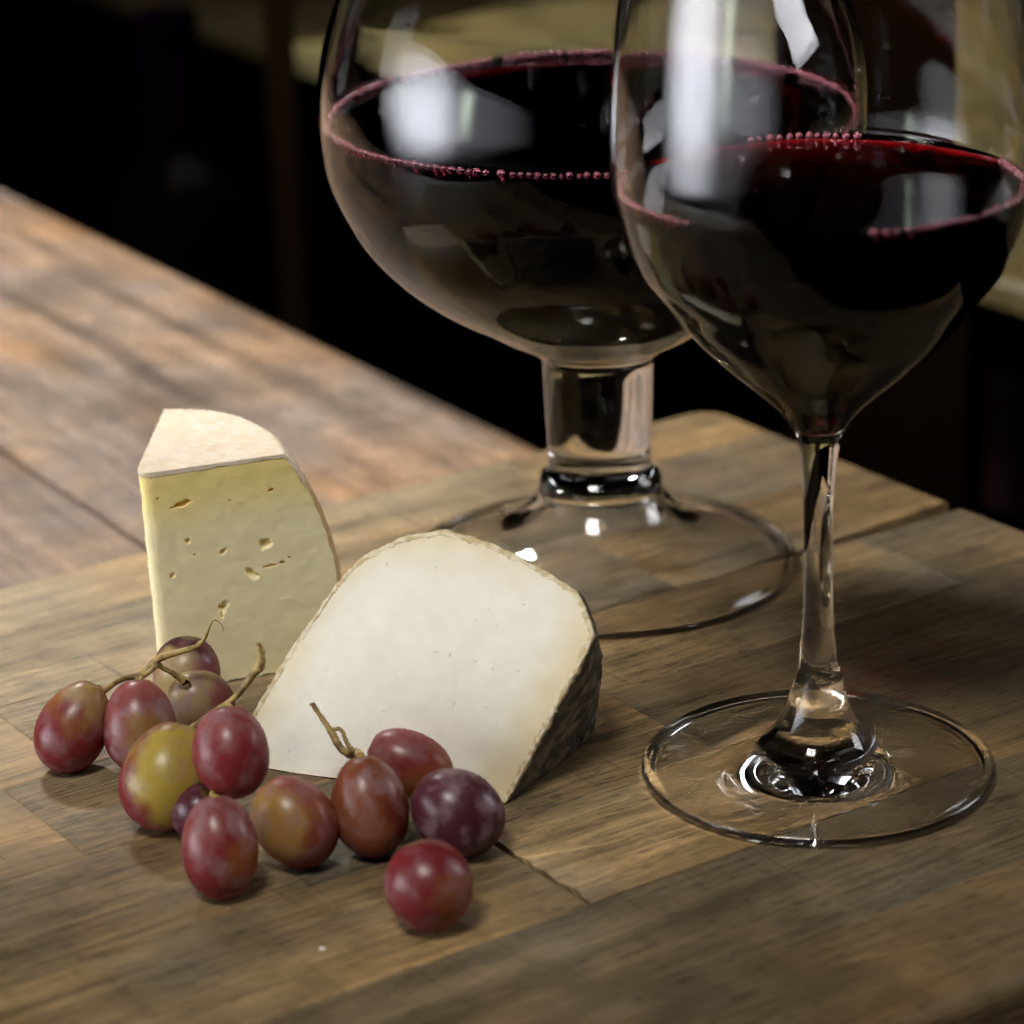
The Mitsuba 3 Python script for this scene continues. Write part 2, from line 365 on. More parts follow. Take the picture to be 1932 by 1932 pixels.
bowl = [(0.0047, 0.0800), (0.0066, 0.0840), (0.0098, 0.0879), (0.0142, 0.0919), (0.0187, 0.0958), (0.0228, 0.0997), (0.0268, 0.1036), (0.0301, 0.1076), (0.0329, 0.1115), (0.0361, 0.1154), (0.0388, 0.1193), (0.0405, 0.1233), (0.0419, 0.1272), (0.0430, 0.1311), (0.0440, 0.135), (0.0446, 0.139), (0.0448, 0.1429), (0.0447, 0.1468), (0.0444, 0.1547), (0.0438, 0.1625), (0.0430, 0.1704), (0.0421, 0.1782), (0.0402, 0.190), (0.0376, 0.205), (0.0350, 0.220), (0.0341, 0.228)]
cup = [(0, 0.0822), (0.0022, 0.0823), (0.0036, 0.0832), (0.0046, 0.0850), (0.0068, 0.0880), (0.0090, 0.0897), (0.0131, 0.0930)] + [(r - (0.0011 if z > 0.11 else 0.0012), z + 0.0002) for r, z in bowl[4:-1]] + [(0.0330, 0.228)]
bowl_front = bowl
side = glass_parts('wine_glass', GC, foot, stem, bowl, 0.228, 0.0011, 0.1378, cup, under)
labels['wine_glass'] = {'label': 'clear stemmed wine glass at the front right, thin stem and wide flat foot', 'category': 'wine glass'}
labels['red_wine'] = {'label': 'dark red wine filling the thin stemmed front wine glass', 'category': 'red wine'}
GR, GZ = wine('red_wine', GC, side)

# the big goblet behind
DC = (-0.0447, 0.7446)
under = [(0, 0.0262), (0.008, 0.0259), (0.0118, 0.0250), (0.0136, 0.0230), (0.0147, 0.0205), (0.0165, 0.0174), (0.0194, 0.0140), (0.0238, 0.0105), (0.0305, 0.0074), (0.039, 0.0048), (0.0455, 0.0030), (0.0486, 0.0018)]
foot = [tuple(p) for p in round_end((0.0505, 0.0020), 0.0017, -135, 118, 22)] + [(0.0480, 0.0044), (0.040, 0.0067), (0.0320, 0.0096), (0.0262, 0.0124), (0.0216, 0.0160), (0.0188, 0.0192), (0.0172, 0.0215)]
stem = [(0.0165, 0.0232), (0.0163, 0.0252), (0.0156, 0.0270), (0.0142, 0.0284), (0.0137, 0.0305), (0.0138, 0.0360), (0.0142, 0.0450), (0.0145, 0.0540), (0.0146, 0.0578)]
bowl = [(0.0152, 0.0596), (0.0172, 0.0612), (0.0207, 0.0634), (0.0262, 0.0664), (0.0326, 0.0702), (0.0416, 0.0755), (0.0484, 0.0805), (0.0536, 0.0853), (0.0580, 0.0902), (0.0614, 0.0951), (0.0640, 0.1000), (0.0663, 0.1050), (0.0681, 0.1100), (0.0691, 0.1150), (0.0696, 0.1200), (0.0698, 0.1260), (0.0697, 0.1300), (0.0691, 0.1360), (0.0682, 0.1410), (0.0669, 0.1460), (0.0651, 0.1515), (0.0632, 0.1560), (0.0600, 0.1640), (0.0545, 0.1780), (0.0480, 0.196), (0.0435, 0.215), (0.0420, 0.235)]
cup = [(0, 0.0640), (0.008, 0.0643), (0.0145, 0.0652), (0.0200, 0.0672), (0.0255, 0.0702), (0.0310, 0.0735)] + [(r - 0.0017, z + 0.0006) for r, z in bowl[5:-1]] + [(0.0403, 0.235)]
side = glass_parts('goblet', DC, foot, stem, bowl, 0.235, 0.0017, 0.1245, cup, under)
labels['goblet'] = {'label': 'large round glass goblet on a thick short stem and bell foot', 'category': 'goblet'}
labels['red_wine_001'] = {'label': 'dark red wine in the large round goblet behind', 'category': 'red wine'}
DR, DZ = wine('red_wine_001', DC, side)

# bubbles along the wine's edge
scene['bubble_skin'] = {'type': 'principled', 'base_color': rgb((0.25, 0.055, 0.075)), 'roughness': 0.12, 'specular': 0.9, 'clearcoat': 1.0, 'clearcoat_gloss': 0.95}
ball = mikit.ply(trimesh.creation.icosphere(2, 1.0), 'bubble_skin', smooth=True)
rng = np.random.default_rng(5)
def bubble(name, centre, R, z, a, r, dr0=0.0, dz=0.0):
    rr = R - r - 0.00012 - dr0
    key = numbered(f'{name}__bubble')
    scene[key] = {**ball, 'to_world': T().translate([centre[0] + rr * math.cos(a), centre[1] + rr * math.sin(a), z + dz]).scale([r, r, r])}
def ring(name, centre, R, z, a0, a1, r0, second=0.25, gap=0.04):
    a = math.radians(a0)
    while a < math.radians(a1):
        r = r0 * rng.uniform(0.72, 1.12)
        if rng.random() > gap:
            bubble(name, centre, R, z, a, r, 0, 0.0011 + rng.uniform(-0.0001, 0.0002))
            if rng.random() < second:
                q = r * rng.uniform(0.5, 0.8)
                bubble(name, centre, R, z, a + 0.6 * r / R, q, 0.00005, 0.0011 - r * 1.2)
        a += 2.2 * r / R * rng.uniform(0.98, 1.3)
ring('red_wine_001', DC, DR, DZ, 0, 360, 0.00098, 0.18)
# front glass, angles from +x: the near side faces about 267 degrees
ring('red_wine', GC, GR, GZ, 168, 232, 0.00092, 0.1)
ring('red_wine', GC, GR, GZ, 283, 385, 0.00092, 0.35)
ring('red_wine', GC, GR, GZ, 78, 112, 0.00095, 0.1)

# small drops on the front wall of the wine glass
scene['drop_water'] = {'type': 'dielectric', 'int_ior': 1.33, 'ext_ior': 1.0}
wall = PchipInterpolator([z for r, z in bowl_front], [r for r, z in bowl_front])
drop = mikit.ply(trimesh.creation.icosphere(3, 1.0), 'drop_water', smooth=True)
rd = np.random.default_rng(21)
for i in range(16):
    a, z, r = math.radians(rd.uniform(238, 290)), rd.uniform(0.146, 0.186), 0.00022 + 0.0005 * rd.random() ** 2.5
    R = float(wall(z)) + r * 0.36
    scene[numbered('wine_glass__drop')] = {**drop, 'to_world': T().translate([GC[0] + R * math.cos(a), GC[1] + R * math.sin(a), z]).rotate([0, 0, 1], math.degrees(a)).scale([r * 0.35, r, r * 1.3])}

# ------------------------------------------------------------------ cheese
def displaced(mesh, fn):
    n = vnormals(mesh)
    mesh.vertices = mesh.vertices + n * fn(np.asarray(mesh.vertices), n)[:, None]
    return mesh

def blob(centre, axes, frame, seed, rough=0.35):
    b = trimesh.creation.icosphere(2, 1.0)
    v = b.vertices * (1 + rough * (meshkit.noise(b.vertices * 1.6 + seed * 3.1, seed) - 0.5) * 2)[:, None]
    b.vertices = centre + (v * axes) @ np.asarray(frame)
    return man(b)

# wedge of yellow cheese: apex B in front left, rim at the back right
Bc, h1 = np.array([-0.1490, 0.6587]), 0.0568
tz = PchipInterpolator([0, 0.010, 0.0243, 0.0348, 0.045, 0.0514, 0.0545, 0.0560, 0.0568], [0.0488, 0.0492, 0.0487, 0.0470, 0.0438, 0.0408, 0.0390, 0.0379, 0.0370])
arc = np.array([(-0.1155, 0.6744), (-0.1186, 0.6838), (-0.1242, 0.6944), (-0.1324, 0.7036), (-0.1407, 0.7083), (-0.1520, 0.7093)])
arc = CubicSpline(np.arange(6), arc)(np.linspace(0, 5, 31))
def slice1(z, inset=0.0):
    s = (tz(min(z, h1)) - inset) / 0.0375
    lean = np.array([-0.0016, 0]) * z / h1
    q = 0.0050
    c_, a_ = np.array([0.9095, 0.4157]) * q, np.array([-0.0475, 0.9989]) * q
    apex = [Bc + lean + a_ * (1 - t_) ** 2 + c_ * t_ ** 2 for t_ in np.linspace(0.0, 1, 7)] if not inset else [Bc + lean]
    return np.vstack(apex + [Bc + (arc - np.array([-0.1496, 0.6589])) * s + lean])
def loft1(zs, inset=0.0, apex=0.0):
    rows_ = []
    for z in zs:
        q = slice1(z, inset)
        if apex:                                          # reach past the two cut faces
            c = q.mean(0); q = q.copy(); q[0] += (q[0] - c) / np.linalg.norm(q[0] - c) * apex
            q[1] += (q[1] - q[2]) / np.linalg.norm(q[1] - q[2]) * 0.004; q[-1] += (q[-1] - q[-2]) / np.linalg.norm(q[-1] - q[-2]) * 0.004
        rows_.append(np.c_[q, np.full(len(q), z)])
    n = len(rows_[0])
    v = np.vstack(rows_)
    f = []
    for i in range(len(zs) - 1):
        for j in range(n):
            a, b, c, d = i * n + j, i * n + (j + 1) % n, (i + 1) * n + (j + 1) % n, (i + 1) * n + j
            f += [(a, b, c), (a, c, d)]
    top = (len(zs) - 1) * n
    for j in range(1, n - 1):
        f += [(0, j + 1, j), (top, top + j, top + j + 1)]
    return man(trimesh.Trimesh(v, f, process=False))
zs = np.r_[np.linspace(0.0002, 0.05, 14), np.linspace(0.0514, h1, 7)]
S1 = loft1(zs)
P1_ = loft1(np.r_[-0.003, np.linspace(0.0002, 0.05, 14), 0.0535, 0.0548, h1 - 0.0011], 0.0011, 0.006)
P1_ = man(displaced(tm(P1_.refine_to_length(0.0016)), lambda v, n: (meshkit.fbm(v * 380, 3, 12) - 0.5) * 0.0012))
paste1, rind1 = S1 ^ P1_, S1 - P1_
F1 = np.array([0.9095, 0.4157, 0]); N1 = np.array([0.4157, -0.9095, 0]); Z = np.array([0, 0, 1.0])
B3 = np.array([Bc[0], Bc[1], 0])
frame1 = np.array([F1, Z, N1])
# eyes in the paste: (along the face, height, half width, half height, roll)
eyes = [(0.0112, 0.0480, 0.0021, 0.0007, 8), (0.0090, 0.0474, 0.0020, 0.00035, 12), (0.0112, 0.0380, 0.0006, 0.0008, 0), (0.0195, 0.0340, 0.0011, 0.0006, 25), (0.0305, 0.0343, 0.0015, 0.0016, -20),
        (0.0263, 0.0272, 0.0019, 0.0010, -48), (0.0310, 0.0286, 0.0017, 0.0004, 5), (0.0342, 0.0290, 0.0007, 0.0004, -10), (0.0183, 0.0198, 0.0012, 0.0013, -30), (0.0178, 0.0176, 0.0004, 0.0008, 0),
        (0.0065, 0.0300, 0.0006, 0.0008, 0), (0.0125, 0.0345, 0.0003, 0.0003, 0), (0.0225, 0.0470, 0.0003, 0.0003, 0), (0.0330, 0.0480, 0.0008, 0.0005, 0), (0.0050, 0.0500, 0.0004, 0.0003, 0), (0.036, 0.0300, 0.0004, 0.0003, 0)]
cuts = []
for i, (a, z, hw_, hh_, roll) in enumerate(eyes):
    c, s = math.cos(math.radians(roll)), math.sin(math.radians(roll))
    fr = np.array([c * F1 + s * Z, -s * F1 + c * Z, N1])
    cuts.append(blob(B3 + F1 * a + Z * z + np.array([-0.0016, 0, 0]) * z / h1 + N1 * 0.0002, np.array([hw_ * 1.15, hh_ * 1.2, 0.0020]), fr, i + 3, 0.45))
rough1 = lambda v, n: (meshkit.fbm(np.stack([(v - B3) @ F1 * 420, v[:, 2] * 22, v[:, 0] * 0], 1), 3, 22) - 0.5) * 0.00016 + (meshkit.fbm(v * 260, 3, 2) - 0.5) * 0.00045 + (meshkit.fbm(v * 1400, 2, 9) - 0.5) * 0.00010 - 0.00015
scene['cheese_yellow'] = {'type': 'principled', 'roughness': 0.42, 'specular': 0.40, 'flatness': 0.5, 'base_color': mikit.proc(
    lambda p, n, uv: mikit.mix((0.93, 0.76, 0.29), (0.93, 0.83, 0.50), mikit.smoothstep(0.15, 0.62, mikit.fbm(p.x * 60, p.y * 60, p.z * 45) * 0.35 + mikit.smoothstep(0.0565, 0.030, p.z) * 0.55))
    * (0.93 + 0.12 * mikit.fbm(p.x * 500, p.y * 500, p.z * 500, octaves=2)))}
paste1 = man(displaced(tm(paste1.refine_to_length(0.0009)), rough1)) - m3.Manifold.batch_boolean(cuts, m3.OpType.Add)
put('cheese_wedge__paste', mikit.ply(tm(paste1), 'cheese_yellow', smooth=35))
r1 = tm(rind1.refine_to_length(0.0008))
rr1 = lambda v, n: (meshkit.fbm(v * 420, 3, 4) - 0.42) * 0.0004 + (meshkit.fbm(v * 1600, 2, 5) - 0.5) * 0.00018
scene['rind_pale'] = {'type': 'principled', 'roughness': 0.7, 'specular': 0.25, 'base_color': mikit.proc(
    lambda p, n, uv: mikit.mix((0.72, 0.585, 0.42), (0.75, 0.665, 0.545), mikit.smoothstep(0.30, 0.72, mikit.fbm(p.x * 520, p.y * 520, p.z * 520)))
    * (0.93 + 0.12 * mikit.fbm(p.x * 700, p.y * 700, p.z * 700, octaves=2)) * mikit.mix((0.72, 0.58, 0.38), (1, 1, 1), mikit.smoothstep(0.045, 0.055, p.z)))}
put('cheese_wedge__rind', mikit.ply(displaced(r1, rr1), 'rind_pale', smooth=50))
labels['cheese_wedge'] = {'label': 'upright wedge of yellow cheese with small holes and pale smooth rind', 'category': 'cheese'}

# wedge of white cheese with a dark rind, standing on one cut face
A2 = np.array([-0.0589, 0.5987, 0.0])
e2 = np.array([0.9561, -0.2930, 0]); n2 = np.array([0.2930, 0.9561, 0]); FACE = 66.0
out2 = np.array([(0.0, 0.0), (0.0031, 0.0066), (0.0059, 0.0130), (0.0094, 0.0211), (0.0129, 0.0288), (0.0149, 0.0342), (0.0164, 0.0365), (0.0174, 0.0401), (0.0163, 0.0429), (0.0139, 0.0469), (0.0122, 0.0491), (0.0053, 0.0524), (-0.0020, 0.0551),
                 (-0.0091, 0.0572), (-0.0163, 0.0587), (-0.0235, 0.0592), (-0.0317, 0.0569), (-0.0370, 0.0541), (-0.0410, 0.0515), (-0.0448, 0.0477), (-0.0488, 0.0416), (-0.0536, 0.0331), (-0.0578, 0.0255), (-0.0634, 0.0137), (-0.0675, 0.0052), (-0.0690, 0.0)])
out2[:, 0] -= 0.0014 * np.clip((out2[:, 0] + 0.03) / 0.03, 0, 1) * np.clip(out2[:, 1] / 0.02, 0, 1)
def at2(p, phi):
    a = math.radians(phi)
    p = np.asarray(p)
    ee = p[:, :1] - (1 - min(max(phi, 0), FACE) / FACE) * 0.25 * p[:, 1:]
    return A2 + ee * e2 + p[:, 1:] * (math.cos(a) * n2 + math.sin(a) * Z)
S2 = hull(np.vstack([at2(out2, f) for f in np.linspace(0, FACE, 12)]))
ins = sg.Polygon(np.vstack([out2, [(-0.0695, -0.004), (0.0, -0.004)]])).buffer(-0.00075)
ins = np.array(ins.exterior.coords)[:-1]
ins[:, 1] = np.where(ins[:, 1] < -0.001, 0.0, ins[:, 1])
P2_ = hull(np.vstack([at2(ins, f) for f in np.linspace(-4, FACE + 8, 13)]))
S2 = S2.trim_by_plane((0, 0, 1), 0.0002)
P2_ = man(displaced(tm(P2_.refine_to_length(0.0016)), lambda v, n: (meshkit.fbm(v * 650, 3, 14) - 0.62) * 0.0006))
paste2, rind2 = S2 ^ P2_, S2 - P2_
u2 = math.cos(math.radians(FACE)) * n2 + math.sin(math.radians(FACE)) * Z
w2 = np.cross(e2, u2)                                       # out of the cut face
if w2 @ (EYE - A2) < 0: w2 = -w2
rg = np.random.default_rng(11)
cuts = []
for i in range(64):
    for _ in range(50):
        q = np.array([rg.uniform(-0.064, 0.015), rg.uniform(0.004, 0.056)])
        if sg.Polygon(out2).buffer(-0.003).contains(sg.Point(q)): break
    s = 0.00022 + 0.00034 * rg.random() ** 2
    cuts.append(blob(A2 + q[0] * e2 + q[1] * u2, np.array([s * rg.uniform(0.7, 1.5), s * rg.uniform(0.6, 1.1), 0.00028]), np.array([e2, u2, w2]), i + 40, 0.4))
for q, s1, s2 in (((-0.0148, 0.0203), 0.0003, 0.0012), ((-0.0205, 0.0318), 0.0010, 0.0003), ((-0.029, 0.0165), 0.0006, 0.0003), ((-0.0225, 0.0345), 0.0006, 0.0003)):
    cuts.append(blob(A2 + q[0] * e2 + q[1] * u2, np.array([s1, s2, 0.0004]), np.array([e2, u2, w2]), 7, 0.5))
rough2 = lambda v, n: (meshkit.fbm(np.stack([(v - A2) @ e2 * 25, (v - A2) @ u2 * 520, v[:, 0] * 0], 1), 3, 21) - 0.5) * 0.00016 + (meshkit.fbm(v * 120, 3, 3) - 0.5) * 0.0005 + (meshkit.fbm(v * 900, 2, 8) - 0.5) * 0.00007 - 0.00006
oc = np.array([-0.023, 0.028])
def paste_white(p, n, uv):
    d = [p.x - float(A2[0]), p.y - float(A2[1]), p.z]
    a = d[0] * float(e2[0]) + d[1] * float(e2[1])
    b = d[0] * float(u2[0]) + d[1] * float(u2[1]) + d[2] * float(u2[2])
    x, y = (a - 0.42 * (b - 0.028) + 0.0245) / 0.036, (b - 0.024) / 0.036
    q = dr.sqrt(dr.sqrt(dr.square(dr.square(x)) + dr.square(dr.square(y))))
    t = mikit.smoothstep(0.60, 1.04, q + (mikit.fbm(p.x * 160, p.y * 160, p.z * 160) - 0.5) * 0.2)
    return mikit.mix((0.87, 0.825, 0.69), (0.78, 0.65, 0.40), t) * (0.96 + 0.04 * mikit.fbm(p.x * 55, p.y * 55, p.z * 90)) * (0.96 + 0.07 * mikit.fbm(p.x * 420, p.y * 420, p.z * 420, octaves=2))
scene['cheese_white'] = {'type': 'principled', 'roughness': 0.45, 'specular': 0.35, 'flatness': 0.5, 'base_color': mikit.proc(paste_white)}
paste2 = man(displaced(tm(paste2.refine_to_length(0.0010)), rough2)) - m3.Manifold.batch_boolean(cuts, m3.OpType.Add)
put('cheese_wedge_001__paste', mikit.ply(tm(paste2), 'cheese_white', smooth=35))
r2 = tm(rind2.refine_to_length(0.0007))
def rr2(v, n):
    edge = np.clip(1 - np.abs((v - A2) @ w2) / 0.002, 0, 1)
    return ((meshkit.fbm(v * 240, 3, 6) - 0.45) * (0.0012 - 0.0006 * edge) + (meshkit.fbm(v * 1100, 2, 7) - 0.45) * 0.0007 + np.clip(meshkit.noise(v * 700, 3) - 0.72, 0, 1) * edge * 0.002) * np.where(n @ w2 > 0.6, 0.12, 1.0) + np.where(n @ w2 > 0.6, 0.0, 0.00015)
def rind_dark(p, n, uv):
    d = (p.x - float(A2[0])) * float(w2[0]) + (p.y - float(A2[1])) * float(w2[1]) + p.z * float(w2[2])
    m = mikit.fbm(p.x * 300, p.y * 300, p.z * 300)
    dark = mikit.mix((0.045, 0.034, 0.020), (0.13, 0.105, 0.065), mikit.smoothstep(0.38, 0.75, m))
    pale = mikit.mix((0.50, 0.39, 0.20), (0.70, 0.62, 0.44), mikit.smoothstep(0.3, 0.7, mikit.fbm(p.x * 700, p.y * 700, p.z * 700)))
    t = mikit.smoothstep(-0.0016, -0.0004, d + (mikit.fbm(p.x * 500, p.y * 500, p.z * 500, octaves=2) - 0.5) * 0.0022)
    return dark * (1 - t) + pale * t
scene['rind_dark'] = {'type': 'principled', 'roughness': 0.8, 'specular': 0.2, 'base_color': mikit.proc(rind_dark)}
put('cheese_wedge_001__rind', mikit.ply(displaced(r2, rr2), 'rind_dark', smooth=60))
labels['cheese_wedge_001'] = {'label': 'broad wedge of creamy white cheese with dark rough grey brown rind', 'category': 'cheese'}
labels['cheese_wedge_001__rind'] = {'label': 'dark rough rind with pale crumbly cut edge'}

# ------------------------------------------------------------------ grapes
_vc = {'type': 'mesh_attribute', 'name': 'vertex_color'}
scene['grape_skin'] = {'type': 'blendbsdf', 'weight': 0.42,
    'thin': {'type': 'principledthin', 'base_color': _vc, 'roughness': 0.36, 'eta': 1.38, 'diff_trans': 0.9, 'flatness': 0.3},
    'skin': {'type': 'twosided', 'bsdf': {'type': 'principled', 'base_color': _vc, 'roughness': 0.33, 'specular': 0.75, 'clearcoat': 0.35, 'clearcoat_gloss': 0.80}}}
RED, PUR, PINK, GRN, OLV, AMB = map(np.array, ((0.20, 0.022, 0.024), (0.080, 0.016, 0.026), (0.29, 0.082, 0.073), (0.46, 0.315, 0.090), (0.33, 0.180, 0.050), (0.26, 0.075, 0.028)))
BLOOM = np.array([0.33, 0.215, 0.235])
ICO = trimesh.creation.icosphere(5, 1.0)
def grape(key, c, a, b, axis, cols, bloom=0.3, seed=0, egg=0.08, patch=None, label=None, scar=True):
    """egg-shaped berry: long half axis a along axis, short b; cols = colour at the stem end, the flank, the tip"""
    axis = np.array(axis) / np.linalg.norm(axis)
    x = np.cross(axis, [0.2, 1, 0.1]); x /= np.linalg.norm(x); y = np.cross(axis, x)
    v = np.asarray(ICO.vertices)
    t = v[:, 2]
    w = 1 + egg * t * -0.8 + (meshkit.noise(v * 1.6 + seed, seed) - 0.5) * 0.05
    loc = np.stack([v[:, 0] * b * w, v[:, 1] * b * w, v[:, 2] * a], 1)
    dim = np.exp(-((1 - t) / 0.02))
    loc[:, 2] -= dim * 0.0006
    wv = c + loc @ np.array([x, y, axis])
    wv[:, 2] = np.maximum(wv[:, 2], 0.0002)
    n1 = meshkit.fbm(v * 1.7 + seed * 5.3, 3, seed)
    n2_ = meshkit.fbm(v * 2.6 + seed * 2.1, 5, seed + 7)
    n3 = meshkit.fbm(v * 13 + seed, 2, seed + 3)
    s = np.clip((t + 1) / 2 + (n1 - 0.5) * 0.9, 0, 1)[:, None]
    col = np.where(s > 0.5, cols[1] + (cols[0] - cols[1]) * (s - 0.5) * 2, cols[2] + (cols[1] - cols[2]) * s * 2)
    if patch is not None:                                  # a patch that ripened differently: direction, colour, size
        d = np.array(patch[0]) / np.linalg.norm(patch[0])
        nw = (wv - c) / np.linalg.norm(wv - c, axis=1, keepdims=True)
        k_ = np.clip((nw @ d + (n1 - 0.5) * 0.8 - patch[2]) / 0.45, 0, 1)[:, None]
        col = col + (patch[1] - col) * k_ * k_ * (3 - 2 * k_)
    bl = np.clip((n2_ - 0.45) * 4.0, 0, 1)[:, None] * bloom * 1.25
    col = col * (1 - bl) + BLOOM * bl
    spots = np.clip((0.24 - n3) * 7, 0, 1)[:, None]
    col = col * (1 - 0.35 * spots) * (0.93 + 0.14 * n3[:, None])
    scr = np.exp(-((t - 1.0) / 0.03) ** 2)[:, None]
    if scar: col = col * (1 - scr) + np.array([0.20, 0.13, 0.05]) * scr
    mesh = trimesh.Trimesh(wv, ICO.faces, process=False)
    key = put(key, mikit.ply(mesh, 'grape_skin', smooth=True, color=np.clip(col, 0.004, 0.9)))
    if label: labels[key] = {'label': label}
LIGHTL = (-0.8, -0.5, 0.4)
grape('grape_bunch__grape', (-0.1598, 0.6165, 0.0104), 0.0112, 0.0082, (0.42, 0.35, 0.84), (OLV, RED, RED), 0.30, 1, 0.16, ((0.5, -0.2, 1), GRN * 0.9 + 0.05, 0.75), 'leftmost red grape, pale towards the stem')
grape('grape_bunch__grape', (-0.1444, 0.6164, 0.0107), 0.0110, 0.0085, (-0.07, 0.34, 0.94), (PINK, PINK * 0.8, RED), 0.55, 2, 0.10, ((0.5, -0.8, -0.1), OLV * 0.9, 0.55), 'dusty pink grape second from the left')
grape('grape_bunch__grape', (-0.1402, 0.6523, 0.0087), 0.0087, 0.0082, (0.1, 0.2, 0.97), (PUR * 0.7, PINK, AMB), 0.25, 3, 0.0, ((-0.2, -1, 0.2), GRN * 0.8 + 0.06, 0.45), 'grape with a shiny brown bruise at the back')
grape('grape_bunch__grape', (-0.1341, 0.6377, 0.0077), 0.0085, 0.0070, (-0.70, -0.30, 0.56), (GRN * 0.75 + 0.10, OLV * 0.8 + 0.08, PINK), 0.50, 4, 0.05, ((1, -0.2, 0.1), PINK * 0.9, 0.5), 'pale greenish grape with a pink side')
grape('grape_bunch_001__grape', (-0.1324, 0.5872, 0.0119), 0.0123, 0.0100, (0.24, 0.36, 0.90), (OLV, RED, RED), 0.30, 5, 0.16, ((0.62, -0.55, 0.45), GRN * np.array([0.95, 1.0, 0.6]), 0.10), 'large yellow green grape with a red flank')
G6 = np.array([-0.11615, 0.5795, 0.0214])
grape('grape_bunch_001__grape', G6, 0.0103, 0.0083, (-0.16, 0.33, 0.93), (PINK, RED * 1.1, RED), 0.35, 6, 0.04, None, 'pinkish red grape on top of the others')
grape('grape_bunch_001__grape', (-0.1242, 0.5800, 0.0066), 0.0068, 0.0062, (0.4, -0.3, 0.9), (PUR, PUR, PUR), 0.15, 7, 0.0, None, 'small dark purple grape half hidden between two others')
grape('grape_bunch_001__grape', (-0.1150, 0.5552, 0.0108), 0.0111, 0.0081, (-0.10, 0.34, 0.94), (PINK * 0.9, RED, RED * 0.8), 0.40, 8, 0.06, ((0.9, -0.4, -0.1), AMB, 0.45), 'red grape nearest the front of its cluster')
grape('grape_bunch_001__grape', (-0.1013, 0.5695, 0.0098), 0.0106, 0.0088, (-0.61, 0.23, 0.76), (PINK, AMB, RED), 0.35, 9, 0.05, ((-0.62, -0.75, 0.15), OLV * 1.15, 0.25), 'amber grape lying to the right')
grape('grape_bunch_002__grape', (-0.0858, 0.5751, 0.0109), 0.0112, 0.0084, (-0.17, 0.33, 0.93), (AMB * 0.8, (AMB + RED) * 0.45, RED * 0.6), 0.40, 10, 0.08, ((-0.3, -0.9, 0.1), AMB, 0.35), 'brownish red grape at the front left of its cluster')
grape('grape_bunch_002__grape', (-0.0793, 0.5962, 0.0112), 0.0102, 0.0071, (-0.88, 0.09, 0.46), (PINK, RED, AMB), 0.25, 11, 0.04, ((0.2, -0.8, -0.7), AMB * 1.1, 0.4), 'red grape leaning on the white cheese')
grape('grape_bunch_002__grape', (-0.0668, 0.5752, 0.0096), 0.0107, 0.0091, (-0.84, 0.12, 0.52), (PUR * 1.2, PUR, PUR * 0.8), 0.45, 12, 0.05, None, 'dark purple dusty grape')
grape('grape', (-0.0694, 0.5416, 0.0095), 0.0095, 0.0091, (-0.34, 0.30, 0.89), (RED * 0.9, RED * 0.9, RED * 0.8), 0.25, 13, 0.0, ((0.8, -0.5, -0.3), AMB, 0.5))
labels['grape_bunch'] = {'label': 'small cluster of four grapes at the left, curly stem on top', 'category': 'grapes'}
labels['grape_bunch_001'] = {'label': 'cluster of five grapes with the yellow green one, in front of the cheeses', 'category': 'grapes'}
labels['grape_bunch_002'] = {'label': 'cluster of three grapes against the white cheese, short broken stem', 'category': 'grapes'}
labels['grape'] = {'label': 'single loose dark red grape at the very front', 'category': 'grape'}

scene['stem_skin'] = {'type': 'principled', 'roughness': 0.5, 'specular': 0.4, 'base_color': mikit.proc(
    lambda p, n, uv: mikit.mix((0.13, 0.075, 0.025), (0.36, 0.25, 0.085), mikit.smoothstep(0.3, 0.62, mikit.fbm(p.x * 420, p.y * 420, p.z * 420))))}
def stems(key, curves):
    parts = [tube(p, r, 10, 0.22, i + 1) for i, (p, r) in enumerate(curves)]
    put(key, mikit.ply(trimesh.util.concatenate(parts), 'stem_skin', smooth=60))
mm = 0.001
stems('grape_bunch__stem', [
    ([(-0.1546, 0.6200, 0.0182), (-0.1527, 0.6225, 0.0174), (-0.1497, 0.626, 0.0183), (-0.1452, 0.628, 0.0188), (-0.1422, 0.6285, 0.0217), (-0.1386, 0.629, 0.0232), (-0.1335, 0.630, 0.0244), (-0.1306, 0.630, 0.0268), (-0.1291, 0.630, 0.0301), (-0.1278, 0.630, 0.0314), (-0.1264, 0.630, 0.0302), (-0.1263, 0.630, 0.0284)],
     np.array([1.15, 0.75, 0.72, 0.85, 0.95, 0.80, 0.68, 0.50, 0.30, 0.18, 0.12, 0.08]) * mm),
    ([(-0.1420, 0.6285, 0.0212), (-0.1405, 0.630, 0.0190), (-0.1392, 0.6305, 0.0180), (-0.1372, 0.6315, 0.0160), (-0.1362, 0.632, 0.0148)], np.array([0.75, 0.6, 0.65, 0.95, 1.25]) * mm),
    ([(-0.1418, 0.628, 0.0210), (-0.1436, 0.625, 0.0200), (-0.1448, 0.621, 0.0208)], np.array([0.75, 0.60, 0.9]) * mm)])
